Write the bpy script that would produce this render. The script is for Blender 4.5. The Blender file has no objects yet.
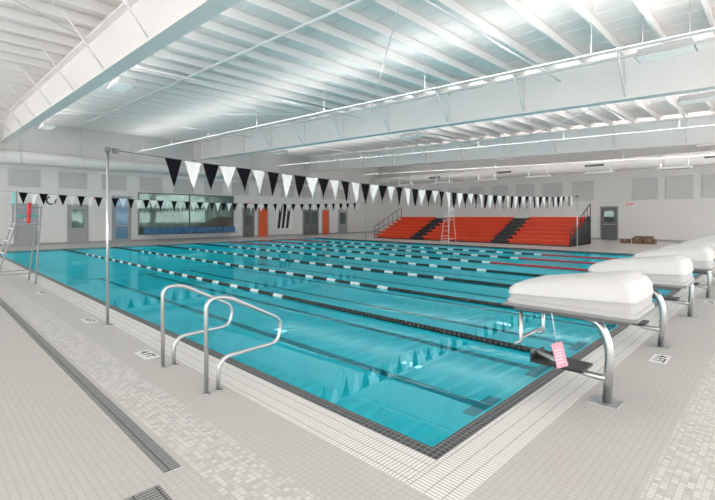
import bpy, bmesh, math, random
from mathutils import Vector, Matrix
random.seed(4)
S=bpy.context.scene
COL=S.collection
S.view_settings.view_transform='Standard'
S.view_settings.look='None'

# ------------------------------------------------------------ materials
def P(name,col,rough=.5,metal=0,**k):
    m=bpy.data.materials.new(name); m.use_nodes=True
    b=m.node_tree.nodes['Principled BSDF']
    b.inputs['Base Color'].default_value=(*col,1)
    b.inputs['Roughness'].default_value=rough
    b.inputs['Metallic'].default_value=metal
    for kk,v in k.items(): b.inputs[kk].default_value=v
    return m
def noisy(m,scale=8,amt=.08,bump=0.0):
    nt=m.node_tree; b=nt.nodes['Principled BSDF']
    c=list(b.inputs['Base Color'].default_value)
    tc=nt.nodes.new('ShaderNodeTexCoord'); n=nt.nodes.new('ShaderNodeTexNoise')
    n.inputs['Scale'].default_value=scale; n.inputs['Detail'].default_value=4
    nt.links.new(tc.outputs['Object'],n.inputs['Vector'])
    r=nt.nodes.new('ShaderNodeMixRGB')
    r.inputs[1].default_value=(c[0]*(1-amt),c[1]*(1-amt),c[2]*(1-amt),1)
    r.inputs[2].default_value=(min(1,c[0]*(1+amt)),min(1,c[1]*(1+amt)),min(1,c[2]*(1+amt)),1)
    nt.links.new(n.outputs['Fac'],r.inputs[0]); nt.links.new(r.outputs[0],b.inputs['Base Color'])
    if bump:
        bp=nt.nodes.new('ShaderNodeBump'); bp.inputs['Strength'].default_value=bump
        nt.links.new(n.outputs['Fac'],bp.inputs['Height']); nt.links.new(bp.outputs[0],b.inputs['Normal'])
    return m
def brick(name,c1,c2,mortar,w,h,ms,rough=.35,offset=0,bump=.15,coords='Object',rot=None,bias=0):
    m=bpy.data.materials.new(name); m.use_nodes=True; nt=m.node_tree
    b=nt.nodes['Principled BSDF']; b.inputs['Roughness'].default_value=rough
    tc=nt.nodes.new('ShaderNodeTexCoord'); bt=nt.nodes.new('ShaderNodeTexBrick')
    mp=nt.nodes.new('ShaderNodeMapping')
    if rot: mp.inputs['Rotation'].default_value=rot
    nt.links.new(tc.outputs[coords],mp.inputs['Vector']); nt.links.new(mp.outputs[0],bt.inputs['Vector'])
    bt.offset=offset; bt.squash=1
    bt.inputs['Scale'].default_value=1
    bt.inputs['Brick Width'].default_value=w; bt.inputs['Row Height'].default_value=h
    bt.inputs['Mortar Size'].default_value=ms; bt.inputs['Mortar Smooth'].default_value=.1
    bt.inputs['Bias'].default_value=bias
    bt.inputs['Color1'].default_value=(*c1,1); bt.inputs['Color2'].default_value=(*c2,1); bt.inputs['Mortar'].default_value=(*mortar,1)
    nt.links.new(bt.outputs['Color'],b.inputs['Base Color'])
    if bump:
        bp=nt.nodes.new('ShaderNodeBump'); bp.inputs['Strength'].default_value=bump; bp.inputs['Distance'].default_value=.002; bp.invert=True
        nt.links.new(bt.outputs['Fac'],bp.inputs['Height']); nt.links.new(bp.outputs[0],b.inputs['Normal'])
    return m
M={}
M['tile']=brick('deck_tile',(.595,.572,.54),(.57,.55,.525),(.475,.457,.435),.042,.042,.0025,rough=.33)
M['band']=brick('mosaic_band',(.73,.71,.685),(.51,.49,.47),(.49,.47,.445),.036,.036,.0022,rough=.33,bias=-.1)
M['edge']=brick('dark_edge_tile',(.03,.03,.034),(.07,.068,.068),(.30,.30,.30),.042,.042,.003)
M['grateX']=brick('grate_white_a',(.88,.865,.835),(.84,.83,.80),(.34,.33,.31),.10,.026,.003,rough=.5,offset=0,bump=.4)
M['grateY']=brick('grate_white_b',(.88,.865,.835),(.84,.83,.80),(.34,.33,.31),.026,.10,.003,rough=.5,offset=0,bump=.4)
M['drain']=brick('drain_dark',(.36,.36,.36),(.32,.32,.32),(.06,.06,.06),.12,.025,.0048,rough=.4,bump=.4)
M['basin']=brick('pool_basin',(.84,.98,.99),(.81,.96,.98),(.70,.90,.94),.3,.3,.004,rough=.6,bump=0)
M['wall']=brick('painted_block',(.76,.76,.755),(.74,.74,.735),(.68,.68,.675),.4,.2,.006,rough=.6,offset=.5,bump=.1,rot=(math.pi/2,0,0))
M['wallr']=brick('painted_block_side',(.76,.76,.755),(.74,.74,.735),(.68,.68,.675),.4,.2,.006,rough=.6,offset=.5,bump=.1,rot=(math.pi/2,0,math.pi/2))
M['steelw']=noisy(P('white_paint_steel',(.90,.885,.875),.5),2,.02)
M['deckroof']=noisy(P('white_roof_deck',(.95,.905,.885),.6),1.5,.02)
M['chrome']=P('stainless_steel',(.60,.605,.61),.32,1)
M['alu']=noisy(P('brushed_metal',(.6,.61,.62),.35,1),40,.05)
M['cover']=noisy(P('white_cover_plastic',(.66,.66,.655),.5),5,.02)
M['rim']=P('grey_plastic',(.26,.26,.26),.5)
M['skirt']=noisy(P('light_grey_shell',(.50,.50,.50),.5),5,.02)
M['black']=noisy(P('black_plastic',(.02,.02,.022),.4),10,.1)
M['flagb']=noisy(P('black_flag_vinyl',(.008,.008,.01),.9,**{'Specular IOR Level':.1}),10,.1)
M['white']=noisy(P('white_plastic',(.84,.84,.84),.4),10,.03)
M['red']=noisy(P('red_plastic',(.6,.03,.04),.4),10,.05)
M['orange']=noisy(P('orange_red_plastic',(.92,.075,.018),.45),4,.08)
M['pink']=noisy(P('pink_card',(.85,.38,.48),.6),10,.04)
M['blue']=noisy(P('blue_fabric',(.05,.16,.34),.6),10,.1)
M['teal']=noisy(P('teal_plastic',(.1,.45,.42),.5),10,.1)
M['panel']=noisy(P('grey_acoustic_panel',(.54,.55,.55),.9),30,.05)
M['duct']=noisy(P('duct_paint',(.80,.81,.81),.4),3,.02)
M['dgrey']=noisy(P('dark_grey_paint',(.14,.145,.15),.5),5,.08)
M['mgrey']=noisy(P('mid_grey_paint',(.36,.37,.38),.5),5,.05)
M['odoor']=noisy(P('orange_door_paint',(.75,.12,.03),.45),3,.05)
M['glass']=noisy(P('dark_window_glass',(.13,.20,.175),.04,.45),1.0,.6)
M['bglass']=P('blue_window_glass',(.10,.22,.34),.1,.2)
M['card']=noisy(P('cardboard',(.20,.11,.07),.8),8,.15)
M['ink']=P('black_ink',(.03,.03,.03),.6)
M['redink']=P('red_ink',(.75,.02,.02),.6)
M['pooldark']=noisy(P('navy_pool_tile',(.02,.06,.09),.5),6,.1)
em=P('lamp_lens',(1,1,1),.4); em.node_tree.nodes['Principled BSDF'].inputs['Emission Color'].default_value=(1,.98,.95,1)
em.node_tree.nodes['Principled BSDF'].inputs['Emission Strength'].default_value=.2; M['lens']=em
# water : turquoise body (tinted transparency + a little scattering) with a rippled mirror coat
w=bpy.data.materials.new('pool_water_surface'); w.use_nodes=True; nt=w.node_tree; nt.nodes.clear()
N=nt.nodes.new; L=nt.links.new
o=N('ShaderNodeOutputMaterial'); mx=N('ShaderNodeMixShader'); mb=N('ShaderNodeMixShader'); tr=N('ShaderNodeBsdfTransparent'); gl=N('ShaderNodeBsdfGlossy'); df=N('ShaderNodeBsdfDiffuse')
tr.inputs[0].default_value=(.05,.92,1,1); gl.inputs['Roughness'].default_value=.01; gl.inputs['Color'].default_value=(.66,.92,.98,1)
df.inputs[0].default_value=(.003,.60,.80,1); mb.inputs[0].default_value=.16
fr=N('ShaderNodeFresnel'); fr.inputs['IOR'].default_value=1.33
ml=N('ShaderNodeMath'); ml.operation='MULTIPLY'; ml.inputs[1].default_value=2.2
mn=N('ShaderNodeMath'); mn.operation='MINIMUM'; mn.inputs[1].default_value=.30
tc=N('ShaderNodeTexCoord'); n1=N('ShaderNodeTexNoise'); n1.inputs['Scale'].default_value=1.2; n1.inputs['Detail'].default_value=2
bp=N('ShaderNodeBump'); bp.inputs['Strength'].default_value=.035; bp.inputs['Distance'].default_value=.03
L(tc.outputs['Object'],n1.inputs['Vector']); L(n1.outputs['Fac'],bp.inputs['Height']); L(bp.outputs[0],gl.inputs['Normal']); L(bp.outputs[0],fr.inputs['Normal'])
L(fr.outputs[0],ml.inputs[0]); L(ml.outputs[0],mn.inputs[0]); L(mn.outputs[0],mx.inputs[0])
L(tr.outputs[0],mb.inputs[1]); L(df.outputs[0],mb.inputs[2]); L(mb.outputs[0],mx.inputs[1]); L(gl.outputs[0],mx.inputs[2]); L(mx.outputs[0],o.inputs[0])
M['water']=w

# ------------------------------------------------------------ mesh helpers
def box(bm,x0,x1,y0,y1,z0,z1,mi=0,f=None):
    vs=[bm.verts.new(f(Vector((x,y,z))) if f else (x,y,z)) for z in(z0,z1) for y in(y0,y1) for x in(x0,x1)]
    for q in((0,2,3,1),(4,5,7,6),(0,1,5,4),(1,3,7,5),(3,2,6,7),(2,0,4,6)):
        bm.faces.new([vs[i] for i in q]).material_index=mi
def fillet(pts,rad,n=6):
    pts=[Vector(p) for p in pts]; out=[pts[0]]
    for i in range(1,len(pts)-1):
        a,b,c=pts[i-1],pts[i],pts[i+1]
        r=min(rad,(a-b).length*.49,(c-b).length*.49)
        p=b+(a-b).normalized()*r; q=b+(c-b).normalized()*r
        for k in range(n+1):
            t=k/n; out.append(p*(1-t)**2+b*2*t*(1-t)+q*t*t)
    out.append(pts[-1]); return out
def tube(bm,pts,r,seg=10,mi=0,cap=True,smooth=True):
    pts=[Vector(p) for p in pts]; rings=[]; up=None
    R=r if isinstance(r,(list,tuple)) else [r]*len(pts)
    for i,p in enumerate(pts):
        t=(pts[min(i+1,len(pts)-1)]-pts[max(i-1,0)]).normalized()
        if up is None:
            up=Vector((0,0,1)) if abs(t.z)<.9 else Vector((1,0,0))
        up=(up-t*up.dot(t)).normalized(); s=t.cross(up)
        rings.append([bm.verts.new(p+(up*math.cos(a)+s*math.sin(a))*R[i]) for a in [2*math.pi*k/seg for k in range(seg)]])
    for a,b in zip(rings,rings[1:]):
        for k in range(seg):
            f=bm.faces.new((a[k],a[(k+1)%seg],b[(k+1)%seg],b[k])); f.material_index=mi; f.smooth=smooth
    if cap:
        bm.faces.new(rings[0][::-1]).material_index=mi; bm.faces.new(rings[-1]).material_index=mi
def mk(name,bm,mats,parent=None,loc=(0,0,0),bevel=0,**props):
    bmesh.ops.recalc_face_normals(bm,faces=bm.faces)
    me=bpy.data.meshes.new(name); bm.to_mesh(me); bm.free()
    for m in (mats if isinstance(mats,(list,tuple)) else [mats]): me.materials.append(m)
    ob=bpy.data.objects.new(name,me); ob.location=loc; COL.objects.link(ob)
    if parent: ob.parent=parent
    if bevel:
        b=ob.modifiers.new('b','BEVEL'); b.width=bevel; b.segments=2; b.limit_method='ANGLE'
    for k,v in props.items(): ob[k]=v
    return ob
def empty(name,loc,label,cat,group=None,rz=0):
    e=bpy.data.objects.new(name,None); e.empty_display_size=.1; e.location=loc; e.rotation_euler=(0,0,rz); COL.objects.link(e)
    e['label']=label; e['category']=cat
    if group: e['group']=group
    return e
def copytree(root,loc,rz=None):
    n=root.copy(); COL.objects.link(n); n.location=loc
    if rz is not None: n.rotation_euler=(0,0,rz)
    def rec(src,dst):
        for c in list(src.children):
            k=c.copy(); COL.objects.link(k); k.parent=dst; rec(c,k)
    rec(root,n); return n
B=bmesh.new
def boxo(name,d,mat,bevel=0,parent=None,**p):
    bm=B(); box(bm,*d); return mk(name,bm,mat,parent,bevel=bevel,**p)
def text(name,s,size,mat,loc,rot,parent=None,**p):
    c=bpy.data.curves.new(name,'FONT'); c.body=s; c.size=size; c.align_x='CENTER'; c.align_y='CENTER'; c.extrude=.0015; c.offset=p.pop('offset',0)
    t=bpy.data.objects.new(name+'_tmp',c); COL.objects.link(t); bpy.context.view_layer.update()
    me=bpy.data.meshes.new_from_object(t.evaluated_get(bpy.context.evaluated_depsgraph_get()))
    bpy.data.objects.remove(t); me.materials.clear(); me.materials.append(mat)
    o=bpy.data.objects.new(name,me); o.location=loc; o.rotation_euler=rot; COL.objects.link(o)
    if parent: o.parent=parent
    for k,v in p.items(): o[k]=v
    return o
def area(nm,sx,sy,e):
    a=bpy.data.lights.new(nm,'AREA'); a.shape='RECTANGLE'; a.size=sx; a.size_y=sy; a.energy=e; a.color=(1,.98,.955); return a

# ------------------------------------------------------------ dimensions
XL,XR,YB,YF=-9.0,32.0,-7.0,28.5
PX0,PX1,PY0,PY1=2.27,20.55,1.53,24.40
GW=.31
SL=.0275
zs=lambda y:SL*y
GB,GT=4.5,5.65         # girder bottom and top at y=0
PB=GT+.005             # purlin underside
ZD=PB+.235             # roof deck underside
LANE=2.135
YC=(YB+YF)/2
# floor
bm=B()
xs=[XL,1.19,1.53,PX0-GW,PX1+GW,XR]; ys=[YB,.22,.56,PY0-GW,PY1+GW,YF]
for i in range(5):
    for j in range(5):
        if i==3 and j==3: continue
        mi=0
        if (i==1 and j>=1) or (j==1 and i>=1): mi=1
        vs=[bm.verts.new(v) for v in((xs[i],ys[j],0),(xs[i+1],ys[j],0),(xs[i+1],ys[j+1],0),(xs[i],ys[j+1],0))]
        bm.faces.new(vs).material_index=mi
bmesh.ops.remove_doubles(bm,verts=bm.verts,dist=1e-4)
mk('floor',bm,[M['tile'],M['band']],kind='structure',label='small light grey mosaic tile pool deck with speckled bands')
# walls
boxo('wall_end',(XL-.2,XR+.2,YF,YF+.2,0,7.0),M['wall'],kind='structure')
boxo('wall_bleacher',(XR,XR+.2,YB,YF,0,7.0),M['wallr'],kind='structure')
def windowed(name,along,fixed,a0,a1):
    bm=B(); 
    def bx(u0,u1,z0,z1):
        if along=='x': box(bm,u0,u1,fixed-.2,fixed,z0,z1)
        else: box(bm,fixed-.2,fixed,u0,u1,z0,z1)
    bx(a0,a1,0,.7); bx(a0,a1,5.0,7.0)
    n=5; w=(a1-a0)/n
    for i in range(n+1):
        c=a0+i*w; bx(max(a0,c-.4),min(a1,c+.4),.7,5.0)
    mk(name,bm,M['wall'],kind='structure')
windowed('wall_back','x',YB,XL-.2,XR)
windowed('wall_side','y',XL,YB,YF)
bm=B(); box(bm,XL,XR,YF-.012,YF-.001,0,.12); mk('baseboard_end',bm,M['mgrey'],kind='structure')
bm=B(); box(bm,XR-.012,XR-.001,YB,YF,0,.12); mk('baseboard_bleacher',bm,M['mgrey'],kind='structure')
# corrugated roof deck
bm=B(); prof=[]; x=XL-.2
while x<XR+.2:
    prof+= [(x,0),(x+.015,.012),(x+.56,.012),(x+.575,0)]; x+=.60
ra=[bm.verts.new((a,YB-.2,ZD+b+zs(YB-.2))) for a,b in prof]; rb=[bm.verts.new((a,YF+.2,ZD+b+zs(YF+.2))) for a,b in prof]
for k in range(len(prof)-1): bm.faces.new((ra[k],ra[k+1],rb[k+1],rb[k]))
mk('ceiling',bm,M['deckroof'],kind='structure')

# ------------------------------------------------------------ roof steel
def shear(v): return Vector((v.x,v.y,v.z+zs(v.y)))
COVE_FILL=area('girder_fill',.06,34,330)  # added strip light, hidden on the girder flanges, to brighten the roof deck
def girder(X,label,step=2.7,stiff=False,sides=(-1,1)):
    g=empty('roof_girder',(X,0,0),label,'steel beam','roof girders')
    bm=B()
    box(bm,-.012,.012,YB+.01,YF-.01,GB+.05,GT-.05,0,shear)
    mk('web',bm,M['steelw'],g)
    bm=B(); box(bm,-.17,.17,YB+.01,YF-.01,GB,GB+.05,0,shear); mk('bottom_flange',bm,M['steelw'],g)
    bm=B(); box(bm,-.17,.17,YB+.01,YF-.01,GT-.05,GT,0,shear); mk('top_flange',bm,M['steelw'],g)
    y=YB+1.9
    while y<YF-1:
        for sx in sides:
            bm=B()
            a=shear(Vector((sx*.145,y,GB+.07))); b=shear(Vector((sx*.95,y,GT+.01)))
            tube(bm,[a,b],.024,6)
            mk('kicker_brace',bm,M['steelw'],g)
        if stiff:
            bm=B(); box(bm,-.075,.075,y-.006,y+.006,GB+.05,GT-.05,0,shear); mk('stiffener',bm,M['steelw'],g)
        y+=step
    c=empty('girder_fill_light',(X+.10,YC,GB+.05+zs(YC)),'added slim white fill strip hidden on the girder flange','lamp','added girder fill lights')
    c.rotation_euler=(math.atan(SL),0,0)
    bm=B(); box(bm,-.045,.045,-17.3,17.3,.0,.025); box(bm,.05,.062,-17.3,17.3,0,.075); mk('housing',bm,M['white'],c)  # outer lip keeps the added strip's light off the water
    l=bpy.data.objects.new('fill_strip',COVE_FILL); COL.objects.link(l); l.parent=c; l.location=(0,0,.052); l.rotation_euler=(0,math.pi+math.radians(60),0)
girder(3.2,'deep white steel plate girder over the pool deck side',2.7)
girder(13.2,'deep white steel plate girder spanning over the pool',2.7,True)
girder(23.2,'white steel plate girder above the bleachers',2.7,True)
girder(-6.8,'white steel girder beside the side wall',5.4)
# added uplights, no real roof fitting, that fill the bays with light
MID=area('bay_fill',.08,33,250)
for X in(-.6,9.4,19.4,29.0):
    c=empty('bay_fill_light',(X,YC,GB+.10+zs(YC)),'added slim white fill uplight hung in the roof bay','lamp','added bay fill lights')
    c.rotation_euler=(math.atan(SL),0,0)
    bm=B(); box(bm,-.03,.03,-17,17,0,.018); box(bm,-.037,-.03,-17,17,.0,.04); box(bm,.03,.037,-17,17,.0,.04); mk('housing',bm,M['white'],c)
    for i in range(9):
        bm=B(); tube(bm,[(0,-16+4*i,.02),(0,-16+4*i,1.06)],.006,5); mk('hanger',bm,M['steelw'],c)
    l=bpy.data.objects.new('fill_strip',MID); COL.objects.link(l); l.parent=c; l.location=(0,0,.028); l.rotation_euler=(0,math.pi,0)
y=YB+.55; pur=None
while y<YF-.3:
    if pur is None:
        bm=B(); box(bm,XL+.01,XR-.01,-.03,.03,0,.012); box(bm,XL+.01,XR-.01,-.03,.03,.218,.23); box(bm,XL+.01,XR-.01,-.006,.006,.012,.218)
        pur=mk('roof_purlin',bm,M['steelw'],label='white steel purlin under the roof deck',category='steel beam',group='roof purlins'); o=pur
    else: o=pur.copy(); COL.objects.link(o)
    o.location=(0,y,PB+zs(y)); y+=.95
# pipes
def pipe(pts,r,label,name='sprinkler_pipe',mat='steelw',seg=10):
    bm=B(); tube(bm,pts,r,seg); return mk(name,bm,M[mat],label=label,category='pipe')
for X in(6.2,16.0,26.0):
    pipe([(X,YB+.05,PB-.035+zs(YB)),(X,YF-.02,PB-.035+zs(YF))],.035,'white pipe running under the purlins')
for X0 in(3.45,13.45):
    for Yp in(4.6,12.6,20.6):
        pipe([(X0,Yp,5.25+zs(Yp)),(X0+9.5,Yp,5.25+zs(Yp))],.025,'thin white pipe crossing between girders')
for i,(a,b) in enumerate([((3.4,2,5.5),(13.0,12,5.75)),((3.4,24,6.1),(13.0,13,5.8)),((-6.6,4,5.5),(3.0,12,5.75)),((-6.6,14,5.8),(3.0,24,6.1)),((13.4,1,5.45),(23.0,10,5.7))]):
    bm=B(); tube(bm,[a,b],.016,6); mk('tie_rod',bm,M['steelw'],label='thin white diagonal tie rod between girders',category='rod')
# ducts
D=empty('air_duct',(0,0,0),'white round air duct along the end wall','duct')
bm=B(); tube(bm,[(XL+.05,YF-.48,4.55),(24,YF-.48,4.55)],.33,20); mk('duct_pipe',bm,M['duct'],D)
for i in range(12):
    bm=B(); tube(bm,[(XL+2+i*2.7,YF-.48,4.55),(XL+2.06+i*2.7,YF-.48,4.55)],.35,20); mk('clamp_ring',bm,M['duct'],D)
    bm=B(); tube(bm,[(XL+2.03+i*2.7,YF-.48,4.88),(XL+2.03+i*2.7,YF-.48,ZD+zs(YF-.48))],.01,5); mk('hanger',bm,M['alu'],D)
D=empty('air_duct',(0,0,0),'white round air duct along the bleacher wall with dark grilles','duct')
bm=B(); tube(bm,[(30.4,YB+.05,4.75),(30.4,YF-.9,4.75)],.36,20); mk('duct_pipe',bm,M['duct'],D)
for i in range(13):
    yy=YB+1.5+i*2.6
    bm=B(); tube(bm,[(30.4,yy,4.75),(30.4,yy+.06,4.75)],.38,20); mk('clamp_ring',bm,M['duct'],D)
    bm=B(); tube(bm,[(30.4,yy+.03,5.11),(30.4,yy+.03,ZD+zs(yy))],.01,5); mk('hanger',bm,M['alu'],D)
for yy in(-.4,2.6,8.6,14.6,20.6):
    bm=B(); box(bm,30.0,30.07,yy-.55,yy+.55,4.68,4.82); mk('grille',bm,M['dgrey'],D)
# ceiling light fixtures
lf=None
fx=[(4.1,13.3),(4.1,23.0),(10.75,1.75),(15.7,1.75),(15.7,12.0),(15.7,22.0),(-4.2,-1),(-4.2,9),(-4.2,19),(20.7,-3.5),(25.7,2.5),(25.7,12.5)]
ua=area('uplight',1.0,.4,4); da=area('downlight',.95,.4,3)
for (x,y) in fx:
    loc=(x,y,4.76+zs(y))
    if lf is None:
        lf=empty('pendant_light',loc,'white rectangular high bay lamp hung under the roof','lamp','high bay lamps')
        bm=B()
        t=[(-.24,-.5),(.24,-.5),(.24,.5),(-.24,.5)]
        a=[bm.verts.new((u*1.0,v*1.0,0)) for u,v in t]; b=[bm.verts.new((u*.75,v*.9,.18)) for u,v in t]
        for k in range(4): bm.faces.new((a[k],a[(k+1)%4],b[(k+1)%4],b[k]))
        bm.faces.new(b)
        mk('housing',bm,M['panel'],lf)
        bm=B(); box(bm,-.22,.22,-.48,.48,.0,.012); mk('lens',bm,M['lens'],lf)
        for s in(-.4,.4):
            bm=B(); tube(bm,[(0,s,.16),(0,s,1.1)],.008,6); mk('hanger',bm,M['alu'],lf)
        u=bpy.data.objects.new('uplight',ua); COL.objects.link(u); u.parent=lf; u.location=(0,0,.22); u.rotation_euler=(math.pi,0,math.pi/2)
        u=bpy.data.objects.new('downlight',da); COL.objects.link(u); u.parent=lf; u.location=(0,0,-.03); u.rotation_euler=(0,0,math.pi/2)
    else: copytree(lf,loc)

# ------------------------------------------------------------ pool
pool=empty('swimming_pool',(PX0,PY0,0),'long rectangular lap pool with dark tile edge','pool')
ox,oy=PX0,PY0; W=PX1-PX0; H=PY1-PY0; DP=-1.35
bm=B()
e=.105
v=[(e,e),(W-e,e),(W-e,H-e),(e,H-e)]
t=[bm.verts.new((a,b,-.10)) for a,b in v]; bt=[bm.verts.new((a,b,DP)) for a,b in v]
for k in range(4): bm.faces.new((t[k],t[(k+1)%4],bt[(k+1)%4],bt[k]))
bm.faces.new(bt)
mk('basin',bm,M['basin'],pool)
def ring(bm,o0,o1,z0,z1):
    box(bm,-o0,W+o0,-o0,-o1,z0,z1); box(bm,-o0,W+o0,H+o1,H+o0,z0,z1)
    box(bm,-o0,-o1,-o1,H+o1,z0,z1); box(bm,W+o1,W+o0,-o1,H+o1,z0,z1)
bm=B(); ring(bm,0,-e,-.10,.008); mk('edge_tile',bm,M['edge'],pool)
for k in range(8):
    cx=3.90+LANE*k-ox
    bm=B(); box(bm,cx-.10,cx+.10,1.8,H-1.8,DP,DP+.006); box(bm,cx-.42,cx+.42,1.64,1.84,DP,DP+.006); box(bm,cx-.42,cx+.42,H-1.84,H-1.64,DP,DP+.006)
    mk('lane_marking',bm,M['pooldark'],pool)
bm=B(); q_=e-.001
vs=[bm.verts.new(q) for q in((PX0+q_,PY0+q_,-.035),(PX1-q_,PY0+q_,-.035),(PX1-q_,PY1-q_,-.035),(PX0+q_,PY1-q_,-.035))]
bm.faces.new(vs); mk('pool_water',bm,M['water'],label='still turquoise pool water with soft ripples',category='water',kind='stuff')
# gutter grates
for d,mt in(((PX0-GW,PX1+GW,PY0-GW,PY0,-.02,.003),'grateY'),((PX0-GW,PX1+GW,PY1,PY1+GW,-.02,.003),'grateY'),((PX0-GW,PX0,PY0,PY1,-.02,.003),'grateX'),((PX1,PX1+GW,PY0,PY1,-.02,.003),'grateX')):
    boxo('gutter_grate',d,M[mt],label='white slotted overflow grate along the pool edge',category='grate',group='pool gutter grates')
boxo('trench_drain',(1.045,1.145,2.6,26.5,-.01,.004),M['drain'],label='narrow dark slotted trench drain in the deck',category='drain')
boxo('drain_cover',(.76,.98,2.2,2.5,-.01,.004),M['drain'],label='dark slotted rectangular drain cover in the deck tile',category='drain')

# lane ropes
def rope(X,ecol,col,s0,label):
    r=empty('lane_rope',(X,PY0+.11,-.02),label,'lane rope','pool lane ropes')
    Ln=H-.22
    bm=B(); tube(bm,[(0,0,0),(0,Ln,0)],.006,5); mk('cable',bm,M['alu'],r)
    def run(a,b,c):
        n=max(1,round((b-a)/.072)); p=(b-a)/n; pts=[]; rr=[]
        for i in range(n):
            y=a+i*p
            for f,q in((.02,.014),(.03,.038),(.72,.038),(.75,.014)): pts.append((0,y+p*f,0)); rr.append(q)
        bm=B(); tube(bm,pts,rr,8,smooth=False); mk('float_run',bm,M[c],r,label=c+' disc floats')
    run(.1,s0,ecol); s=s0; i=0
    while s<Ln-4.2:
        if i%2==0: run(s,s+.30,'white'); s+=.30
        else: run(s,s+.52,col); s+=.52
        i+=1
    run(s,Ln-.1,ecol)
    return r
rope(4.95,'black','black',5.2,'floating lane rope of black and white discs')
rb_=rope(4.95+LANE,'black','black',4.4,'floating lane rope of black and white discs')
for k in(2,3): copytree(rb_,(4.95+LANE*k,PY0+.11,-.02))
rr_=rope(4.95+LANE*4,'red','black',5.4,'floating lane rope with red end sections')
for k in(5,6): copytree(rr_,(4.95+LANE*k,PY0+.11,-.02))

# ------------------------------------------------------------ starting blocks
BX,BY=3.93,1.03
sb=empty('starting_block',(BX,BY,0),'starting block with white plastic cover and steel post','starting block','starting blocks')
U=.035
def foot(hx,y0,y1,r,n=5):
    out=[]
    for (cx,cy,a0) in((hx-r,y1-r,0),(-hx+r,y1-r,90),(-hx+r,y0+r,180),(hx-r,y0+r,270)):
        for k in range(n+1):
            a=math.radians(a0+90*k/n); out.append((cx+r*math.cos(a),cy+r*math.sin(a)))
    return out
def shell(lv,cap):
    bm=B(); rings=[]
    for z,ins,wt in lv:
        rg=[]
        for x,y in foot(.335-ins,-.275+ins*.8,.70-ins*.8,max(.03,.06-ins*.2)):
            tt=max(0,min(1,(y-.16)/.50)); tt=tt*tt*(3-2*tt)*.5+tt*.5; lift=.105-.125*tt
            rg.append(bm.verts.new((x,y,U+z+wt*lift)))
        rings.append(rg)
    n=len(rings[0])
    for a,b in zip(rings,rings[1:]):
        for k in range(n): bm.faces.new((a[k],a[(k+1)%n],b[(k+1)%n],b[k]))
    if cap: f=bm.faces.new(rings[-1]); bmesh.ops.triangulate(bm,faces=[f])
    return bm
mk('cover_skirt',shell([(.735,0,0),(.765,0,0),(.767,.016,0),(.815,.020,.30)],True),M['skirt'],sb,bevel=.003,label='light grey lower shell of the cover')
mk('cover',shell([(.815,.008,.30),(.865,.016,.62),(.900,.055,.85),(.918,.110,.97),(.926,.150,1)],True),M['cover'],sb,bevel=.006,label='white moulded plastic cover')
bm=B(); box(bm,-.342,.342,-.283,.708,.708+U,.735+U); mk('cover_lip',bm,M['rim'],sb,bevel=.006,label='grey lip under the cover')
bm=B(); box(bm,-.29,.29,-.22,.64,.67+U,.708+U); mk('platform',bm,M['dgrey'],sb,bevel=.008)
bm=B()
tube(bm,fillet([(0,0,.01),(0,-.03,.46),(0,.06,.63+U),(0,.36,.655+U)],.17,9),.034,14)
mk('post',bm,M['chrome'],sb)
bm=B(); tube(bm,fillet([(0,-.01,.20),(0,.14,.20),(-.02,.60,.30)],.1,6),.027,12)
mk('arm',bm,M['chrome'],sb)
bm=B(); box(bm,-.10,.10,-.10,.12,0,.012); mk('base_plate',bm,M['chrome'],sb,bevel=.003)
bm=B(); box(bm,-.14,.14,.14,.56,.235,.258); box(bm,-.14,.14,.545,.565,.235,.31); mk('footrest',bm,M['black'],sb,bevel=.004)
bm=B()
tube(bm,fillet([(-.24,.60,.68+U),(-.24,.60,.42),(-.24,.66,.40)],.03,4),.016,10); tube(bm,[(-.24,.60,.46),(.24,.60,.46)],.014,10)
tube(bm,fillet([(.24,.60,.68+U),(.24,.60,.42),(.24,.66,.40)],.03,4),.016,10)
mk('grab_bar',bm,M['chrome'],sb)
for k in range(1,7): copytree(sb,(BX+LANE*k,BY,0))
tag=empty('pink_tag',(3.60,1.30,.50),'pink paper tag hanging from the starting block','tag')
bm=B(); box(bm,-.045,.045,-.002,.002,-.20,.0); o=mk('card',bm,M['pink'],tag)
bm=B(); tube(bm,[(0,0,-.01),(.02,0,.24)],.003,5); mk('string',bm,M['white'],tag)
bm=B()
for q in range(5): box(bm,-.033,.025-.01*(q%2),-.0032,-.0021,-.06-.025*q,-.054-.025*q)
mk('print',bm,M['white'],tag)
tag.rotation_euler=(0,-.25,-.75)

# ------------------------------------------------------------ grab rails
gr=empty('grab_rail',(1.755,3.5,0),'brushed stainless looped grab rail on the pool deck','handrail','pool grab rails')
bm=B(); tube(bm,fillet([(0,0,.005),(0,0,.80),(.19,0,.805),(.78,0,.50),(.73,0,.29),(.11,0,.28),(.11,0,.005)],.19,11),.0185,14)
mk('rail_tube',bm,M['chrome'],gr)
for x in(0,.11):
    bm=B(); tube(bm,[(x,0,0),(x,0,.012)],.036,16); mk('flange',bm,M['chrome'],gr)
copytree(gr,(1.755,4.42,0))

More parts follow.
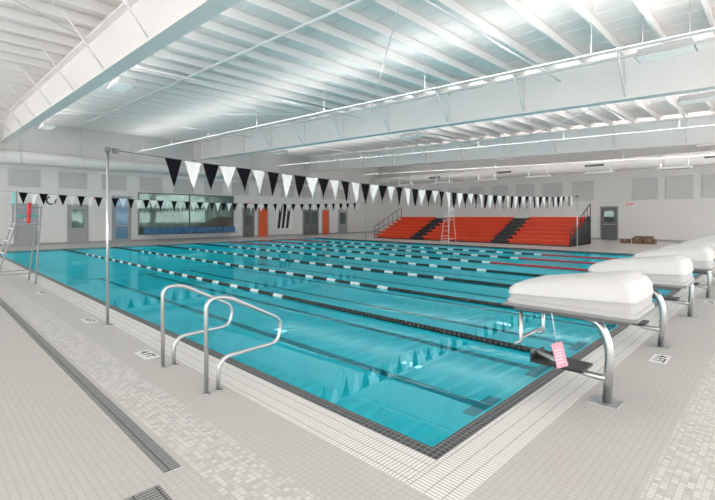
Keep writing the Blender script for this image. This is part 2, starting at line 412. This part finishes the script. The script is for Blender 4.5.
# ------------------------------------------------------------ flag stanchions and pennants
def stanchion(loc,sgn):
    s=empty('flag_pole',loc,'slim steel stanchion holding the pennant line','pole','flag poles')
    bm=B(); tube(bm,[(0,0,.0),(0,0,2.44)],.02,12); mk('pole',bm,M['chrome'],s)
    bm=B(); tube(bm,[(0,0,0),(0,0,.015)],.06,16); mk('flange',bm,M['chrome'],s)
    bm=B(); box(bm,-.03,.03,-.03,.03,2.40,2.47); tube(bm,[(sgn*.02,0,2.45),(sgn*.10,0,2.45)],.013,8); box(bm,min(sgn*.07,sgn*.135),max(sgn*.07,sgn*.135),-.035,.035,2.39,2.46); mk('bracket',bm,M['dgrey'],s)
def pennants(Y):
    x0,x1=2.04,20.81
    r=empty('pennant_line',(x0,Y,0),'line of alternating black and white triangular backstroke pennants','pennants','pennant lines')
    L_=x1-x0; zz=lambda x:2.43-.24*4*(x/L_)*(1-x/L_)
    bm=B(); tube(bm,[(L_*i/40,0,zz(L_*i/40)) for i in range(41)],.006,5); mk('cord',bm,M['dgrey'],r)
    x=.77; i=0
    while x<L_-.4:
        bm=B(); h=.42; wd=.275; tl=random.uniform(-.04,.04)
        cols=[]
        for j in range(6):
            t=j/5; hw=wd/2*(1-t)
            z=zz(x)-h*t
            cols.append([bm.verts.new((x+q*hw, tl*t+.018*math.sin(3*t+q*2+i), z)) for q in(-1,0,1)])
        for a,b in zip(cols,cols[1:]):
            for k in range(2):
                f=bm.faces.new((a[k],a[k+1],b[k+1],b[k])); f.smooth=True
        bmesh.ops.remove_doubles(bm,verts=bm.verts,dist=1e-5)
        black=i%2==0
        mk('pennant',bm,M['flagb' if black else 'white'],r,label=('black' if black else 'white')+' triangular pennant')
        x+=.305; i+=1
for Y in(6.7,19.8):
    stanchion((1.90,Y,0),1); stanchion((20.95,Y,0),-1); pennants(Y)

# ------------------------------------------------------------ bleachers
Y0B=7.75; LB=13.25
bl=empty('bleachers',(23.1,Y0B,0),'orange red telescopic bleachers with black aisles and rails','bleachers')
RISE=.205; RUN=.46; NR=7
ais=[(3.3,4.3),(9.1,10.1)]
secs=[(0.03,3.3),(4.3,9.1),(10.1,LB-.03)]
bm=B()
for i in range(NR):
    box(bm,i*RUN,(i+1)*RUN,0,LB,0,i*RISE+.05)
mk('stepped_deck',bm,M['black'],bl)
for i in range(NR):
    zb=i*RISE+.05; x0=i*RUN
    for (a,b) in secs:
        bm=B(); nn=max(1,round((b-a)/.48)); w_=(b-a)/nn
        for q in range(nn):
            u0=a+q*w_+.01; u1=a+(q+1)*w_-.01
            box(bm,x0+.06,x0+.32,u0,u1,zb+.14,zb+.23)
        box(bm,x0+.25,x0+.27,a+.01,b-.01,zb,zb+.15)
        mk('bench',bm,M['orange'],bl,bevel=.008)
for (a,b) in ais:
    bm=B()
    for i in range(NR):
        box(bm,i*RUN+.08,i*RUN+.38,a+.01,b-.01,i*RISE+.05,i*RISE+.2)
    mk('aisle_steps',bm,M['black'],bl)
bm=B(); tp=[(0,.0),(NR*RUN,.0),(NR*RUN,NR*RISE+.1),(NR*RUN-.45,NR*RISE+.1),(0,.32)]
va=[bm.verts.new((x,-.012,z)) for x,z in tp]; vb=[bm.verts.new((x,-.002,z)) for x,z in tp]
bm.faces.new(va); bm.faces.new(vb[::-1])
for k in range(5): bm.faces.new((va[k],va[(k+1)%5],vb[(k+1)%5],vb[k]))
mk('end_panel',bm,M['black'],bl)
for yy in(-.04,LB+.03):
    bm=B()
    tube(bm,fillet([(.05,yy,0),(.05,yy,.8),(NR*RUN-.1,yy,NR*RISE+.8),(NR*RUN-.1,yy,.0)],.1),.024,8)
    for q in range(1,6):
        x=.05+q*(NR*RUN-.15)/6; tube(bm,[(x,yy,0),(x,yy,.8+(x-.05)/(NR*RUN-.15)*(NR*RISE))],.016,6)
    for f in(.3,.6): tube(bm,[(.05,yy,.8*f),(NR*RUN-.1,yy,(NR*RISE+.8)*f+.2)],.016,6)
    mk('guard_rail',bm,M['black'],bl)

# ------------------------------------------------------------ lifeguard chairs
def guard(loc,rz,seatm,backm,label,steel,fx_,bx_,f,wd_=.36,rr=.018):
    g=empty('lifeguard_chair',loc,label,'lifeguard chair','lifeguard chairs',rz)
    bm=B(); top=2.15 if f>0 else 1.75
    tw=min(wd_*.8,.25)
    for s in(-1,1):
        tube(bm,fillet([(fx_,s*wd_,0),(.22,s*tw,1.35),(.22,s*tw,1.75 if f>0 else 2.05),(-.25 if f>0 else .22,s*tw,1.75 if f>0 else 2.08)],.08),rr,8)
        tube(bm,[(bx_,s*wd_,0),(-.22,s*tw,1.35),(-.24,s*tw,top)],rr,8)
        k_=.25/1.35
        tube(bm,[(fx_+(.22-fx_)*k_,s*(wd_+(tw-wd_)*k_),.25),(bx_+(-.22-bx_)*k_,s*(wd_+(tw-wd_)*k_),.25)],.014,8); tube(bm,[(.22,s*tw,1.34),(-.22,s*tw,1.34)],.015,8)
        tube(bm,[(.22,s*tw,1.72),(-.24,s*tw,1.72)],.014,8)
    mk('frame',bm,steel,g)
    for q in range(5):
        t=(q+.6)/5; z=1.35*t; x=fx_+(.22-fx_)*t; hw=wd_+(tw-wd_)*t
        bm=B(); box(bm,x-.025,x+.025,-hw,hw,z-.01,z+.01); mk('rung',bm,M['white'],g)
    bm=B(); box(bm,-.24,.22,-tw,tw,1.33,1.355); mk('platform',bm,M['white'],g)
    bm=B(); box(bm,-.20,.18,-tw*.85,tw*.85,1.5,1.55); mk('seat',bm,seatm,g,bevel=.015)
    bm=B(); xb=-.22*f-.03; box(bm,xb,xb+.05,-tw*.9,tw*.9,1.80,2.06); mk('backrest',bm,backm,g,bevel=.015)
    for s in(-.12,.12):
        bm=B(); tube(bm,[(0,s,1.35),(0,s,1.5)],.015,6); mk('seat_post',bm,M['chrome'],g)
    if f<0:
        bm=B(); tube(bm,[(.0,.29,1.36),(.0,.29,1.39),(-.02,.29,1.80),(-.02,.29,1.83)],[.02,.038,.038,.02],10); mk('rescue_tube',bm,M['red'],g,label='red foam rescue tube')
guard((1.82,12.4,0),math.pi,M['teal'],M['teal'],'tall steel lifeguard chair with teal seat and red rescue tube',M['mgrey'],.62,-.11,-1,.40,.018)
guard((21.7,13.9,0),math.pi,M['white'],M['white'],'tall white lifeguard chair in front of the bleachers',M['white'],.45,-.38,1,.24,.014)

# ------------------------------------------------------------ wall fittings
def panel(d):
    boxo('acoustic_panel',d,M['panel'],.01,label='flat grey fabric acoustic wall panel',category='wall panel',group='acoustic panels')
for x in(1.4,3.4,5.6,7.7,9.8,11.9,14.0,16.1,18.2,20.3,22.4,24.5,26.6): panel((x,x+1.35,YF-.06,YF-.003,3.1,4.0))
for y in(-3.2,-1.4,.4,2.1,3.85,5.6,9.2,11.2,13.2,15.2,17.2,19.2,21.2): panel((XR-.06,XR-.003,y,y+1.35,2.6,3.95))
dn=[0]
def door_end(x0,x1,mat,h=2.15,glass=None,n=1):
    dn[0]+=1
    d=empty('door_%d'%dn[0],(x0,YF,0),'painted door in the end wall','door'); d['kind']='structure'
    w_=x1-x0
    bm=B(); box(bm,-.06,0,-.05,-.001,0,h+.06); box(bm,w_,w_+.06,-.05,-.001,0,h+.06); box(bm,0,w_,-.05,-.001,h,h+.06); mk('frame',bm,M['mgrey'],d)
    for i in range(n):
        a=w_*i/n; b=w_*(i+1)/n
        bm=B(); box(bm,a+.01,b-.01,-.035,-.002,.01,h-.01); mk('leaf',bm,mat,d,bevel=.004)
        bm=B(); tube(bm,[(b-.12,-.04,.95),(b-.12,-.09,.95),(b-.12,-.09,1.1)],.012,6); mk('handle',bm,M['chrome'],d)
        if glass=='full':
            for z0,z1 in((.2,.95),(1.03,2.05),(2.15,h-.1)):
                bm=B(); box(bm,a+.14,b-.14,-.04,-.034,z0,z1); mk('glass',bm,M['bglass'],d)
        elif glass:
            bm=B(); box(bm,a+.15,b-.15,-.04,-.034,.9,h-.2); mk('glass',bm,M['glass'],d)
door_end(3.7,4.6,M['mgrey'])
door_end(6.05,6.95,M['mgrey'],glass='half')
door_end(8.3,9.25,M['mgrey'],2.7,'full')
door_end(17.0,17.9,M['dgrey'],glass='half')
door_end(18.3,19.1,M['odoor'],2.15)
door_end(22.6,24.2,M['dgrey'],2.1,'half',2)
door_end(24.7,25.4,M['odoor'],2.1)
door_end(26.6,27.6,M['mgrey'],2.1,'half')
wi=empty('window_1',(9.75,YF,0),'long observation window in the end wall','window'); wi['kind']='structure'
bm=B(); box(bm,0,6.45,-.02,-.002,.45,2.95); mk('pane',bm,M['glass'],wi)
bm=B()
for x in(-.05,3.18,6.4): box(bm,x,x+.07,-.06,-.001,.4,3.0)
box(bm,-.05,6.5,-.06,-.001,.38,.45); box(bm,-.05,6.5,-.06,-.001,2.95,3.02)
mk('frame',bm,M['dgrey'],wi)
wg=empty('wall_graphic',(20.7,YF-.003,1.5),'black and white slanted stripe wall graphic','wall graphic')
bm=B(); box(bm,-.8,.8,-.03,0,-1.0,1.0); mk('panel',bm,M['white'],wg)
for i,(xa,mt) in enumerate(((-.70,'black'),(-.30,'black'),(.12,'black'))):
    bm=B(); vs=[bm.verts.new(q) for q in((xa,-.035,-.9),(xa+.24,-.035,-.9),(xa+.52,-.035,.9),(xa+.22,-.035,.9))]; bm.faces.new(vs)
    mk('stripe',bm,M[mt],wg)
ck=empty('wall_clock',(5.25,YF-.038,2.4),'round wall clock with dark rim','clock')
bm=B(); tube(bm,[(0,.035,0),(0,0,0)],.24,24); mk('rim',bm,M['black'],ck)
bm=B(); tube(bm,[(0,0,0),(0,-.005,0)],.17,24); mk('face',bm,M['white'],ck)
bm=B(); box(bm,-.01,.01,-.009,-.0055,0,.13); mk('hand',bm,M['black'],ck)
bm=B(); box(bm,0,.09,-.009,-.0055,-.01,.01); mk('hand',bm,M['black'],ck)
def door_r(y0,y1,mat,h,n,glass):
    dn[0]+=1
    d=empty('door_%d'%dn[0],(XR,y0,0),'dark door in the bleacher wall','door'); d['kind']='structure'
    w_=y1-y0
    bm=B(); box(bm,-.05,-.001,-.06,0,0,h+.06); box(bm,-.05,-.001,w_,w_+.06,0,h+.06); box(bm,-.05,-.001,0,w_,h,h+.06); mk('frame',bm,M['mgrey'],d)
    for i in range(n):
        a=w_*i/n; b=w_*(i+1)/n
        bm=B(); box(bm,-.035,-.002,a+.01,b-.01,.01,h-.01); mk('leaf',bm,mat,d,bevel=.004)
        bm=B(); box(bm,-.07,-.04,a+.1,b-.1,1.0,1.05); mk('push_bar',bm,M['chrome'],d)
        if glass: bm=B(); box(bm,-.04,-.034,a+.2,b-.2,1.2,1.9); mk('glass',bm,M['glass'],d)
door_r(7.8,8.75,M['dgrey'],2.15,1,True)
def exit_sign(loc,rz):
    e=empty('exit_sign',loc,'white exit sign with red lettering','sign','exit signs',rz)
    bm=B(); box(bm,-.25,.25,-.03,-.002,-.13,.13); mk('plate',bm,M['white'],e,bevel=.005)
    text('lettering','EXIT',.23,M['redink'],(0,-.033,0),(math.pi/2,0,0),e,offset=.006)
exit_sign((XR,7.05,2.3),-math.pi/2)
exit_sign((17.45,YF,2.5),0)
exit_sign((27.1,YF,2.5),0)
exit_sign((7.5,YF,2.55),0)
bxs=[(28.6,5.35,.5,.5,.28),(28.6,5.95,.45,.5,.34),(28.6,6.55,.45,.45,.25),(29.3,5.8,.6,.9,.4)]
for i,(x,y,a,b,h) in enumerate(bxs):
    g=empty('cardboard_box',(x,y,0),'brown taped cardboard box on the deck','box','cardboard boxes',.04*i)
    bm=B(); box(bm,-a/2,a/2,-b/2,b/2,0,h); mk('carton',bm,M['card'],g,bevel=.01)
    bm=B(); box(bm,-a/2-.002,a/2+.002,-.03,.03,h-.15,h+.002); mk('tape',bm,M['rim'],g)
ch=empty('chair',(10.1,27.8,0),'blue plastic stacking chair beneath the window','chair','blue chairs')
bm=B(); box(bm,-.21,.21,-.2,.2,.42,.46); mk('seat',bm,M['blue'],ch,bevel=.01)
bm=B(); box(bm,-.21,.21,.18,.22,.5,.82); mk('backrest',bm,M['blue'],ch,bevel=.01)
for sx in(-.17,.17):
    bm=B(); tube(bm,[(sx,-.18,0),(sx,-.18,.42)],.012,6); mk('leg',bm,M['chrome'],ch)
    bm=B(); tube(bm,[(sx,.2,0),(sx,.2,.8)],.012,6); mk('leg',bm,M['chrome'],ch)
for i in range(1,13): copytree(ch,(10.1+.48*i,27.8,0))
# linear indirect lamps hung along the walls
wl=None; lu=area('uplight',.25,1.4,12)
rows=[(28.2,yy) for yy in(-3,.6,4.2,7.8,11.4,15,18.6,22.2)]+[(-7.9,yy) for yy in(-3,2,7,12,17,22)]  # second row stands out of view, added to help light the ceiling
for (x,yy) in rows:
    if wl is None:
        wl=empty('wall_light',(x,yy,4.05),'white linear indirect lamp hung below the roof','lamp','linear lamps')
        bm=B(); box(bm,-.15,.15,-.75,.75,0,.12); mk('housing',bm,M['white'],wl,bevel=.01)
        bm=B(); box(bm,-.11,.11,-.7,.7,-.01,0); mk('lens',bm,M['mgrey'],wl)
        for s in(-.6,.6):
            bm=B(); tube(bm,[(0,s,.12),(0,s,1.80)],.008,5); mk('hanger',bm,M['alu'],wl)
        u=bpy.data.objects.new('uplight',lu); COL.objects.link(u); u.parent=wl; u.location=(0,0,.14); u.rotation_euler=(math.pi,0,0)
    else: copytree(wl,(x,yy,4.05))
# deck depth markers
def marker(loc,rz,s):
    g=empty('depth_marker',(loc[0],loc[1],.0),'white tile depth marker with black lettering in the deck','marker','depth markers',rz)
    bm=B(); box(bm,-.17,.17,-.075,.075,-.005,.003); mk('tile_plate',bm,M['white'],g)
    text('lettering',s,.14,M['ink'],(0,0,.004),(0,0,0),g)
for y in(4.97,7.2,10.5,16,21): marker((1.80,y),-math.pi/2,'4 FT')
for x in(5.55,9.8,14.1): marker((x,.95),math.pi,'4 FT')

# ------------------------------------------------------------ camera, world
cam=bpy.data.cameras.new('camera'); co=bpy.data.objects.new('camera',cam); COL.objects.link(co); S.camera=co
co.location=(0.02,0,1.5); co.rotation_euler=(math.pi/2,0,math.radians(-45.5))
cam.sensor_width=36; cam.lens=21.95; cam.shift_y=-33/715; cam.clip_start=.05
wd=bpy.data.worlds.new('world'); S.world=wd; wd.use_nodes=True
bg=wd.node_tree.nodes['Background']; bg.inputs[0].default_value=(1,.995,.985,1); bg.inputs[1].default_value=3.8
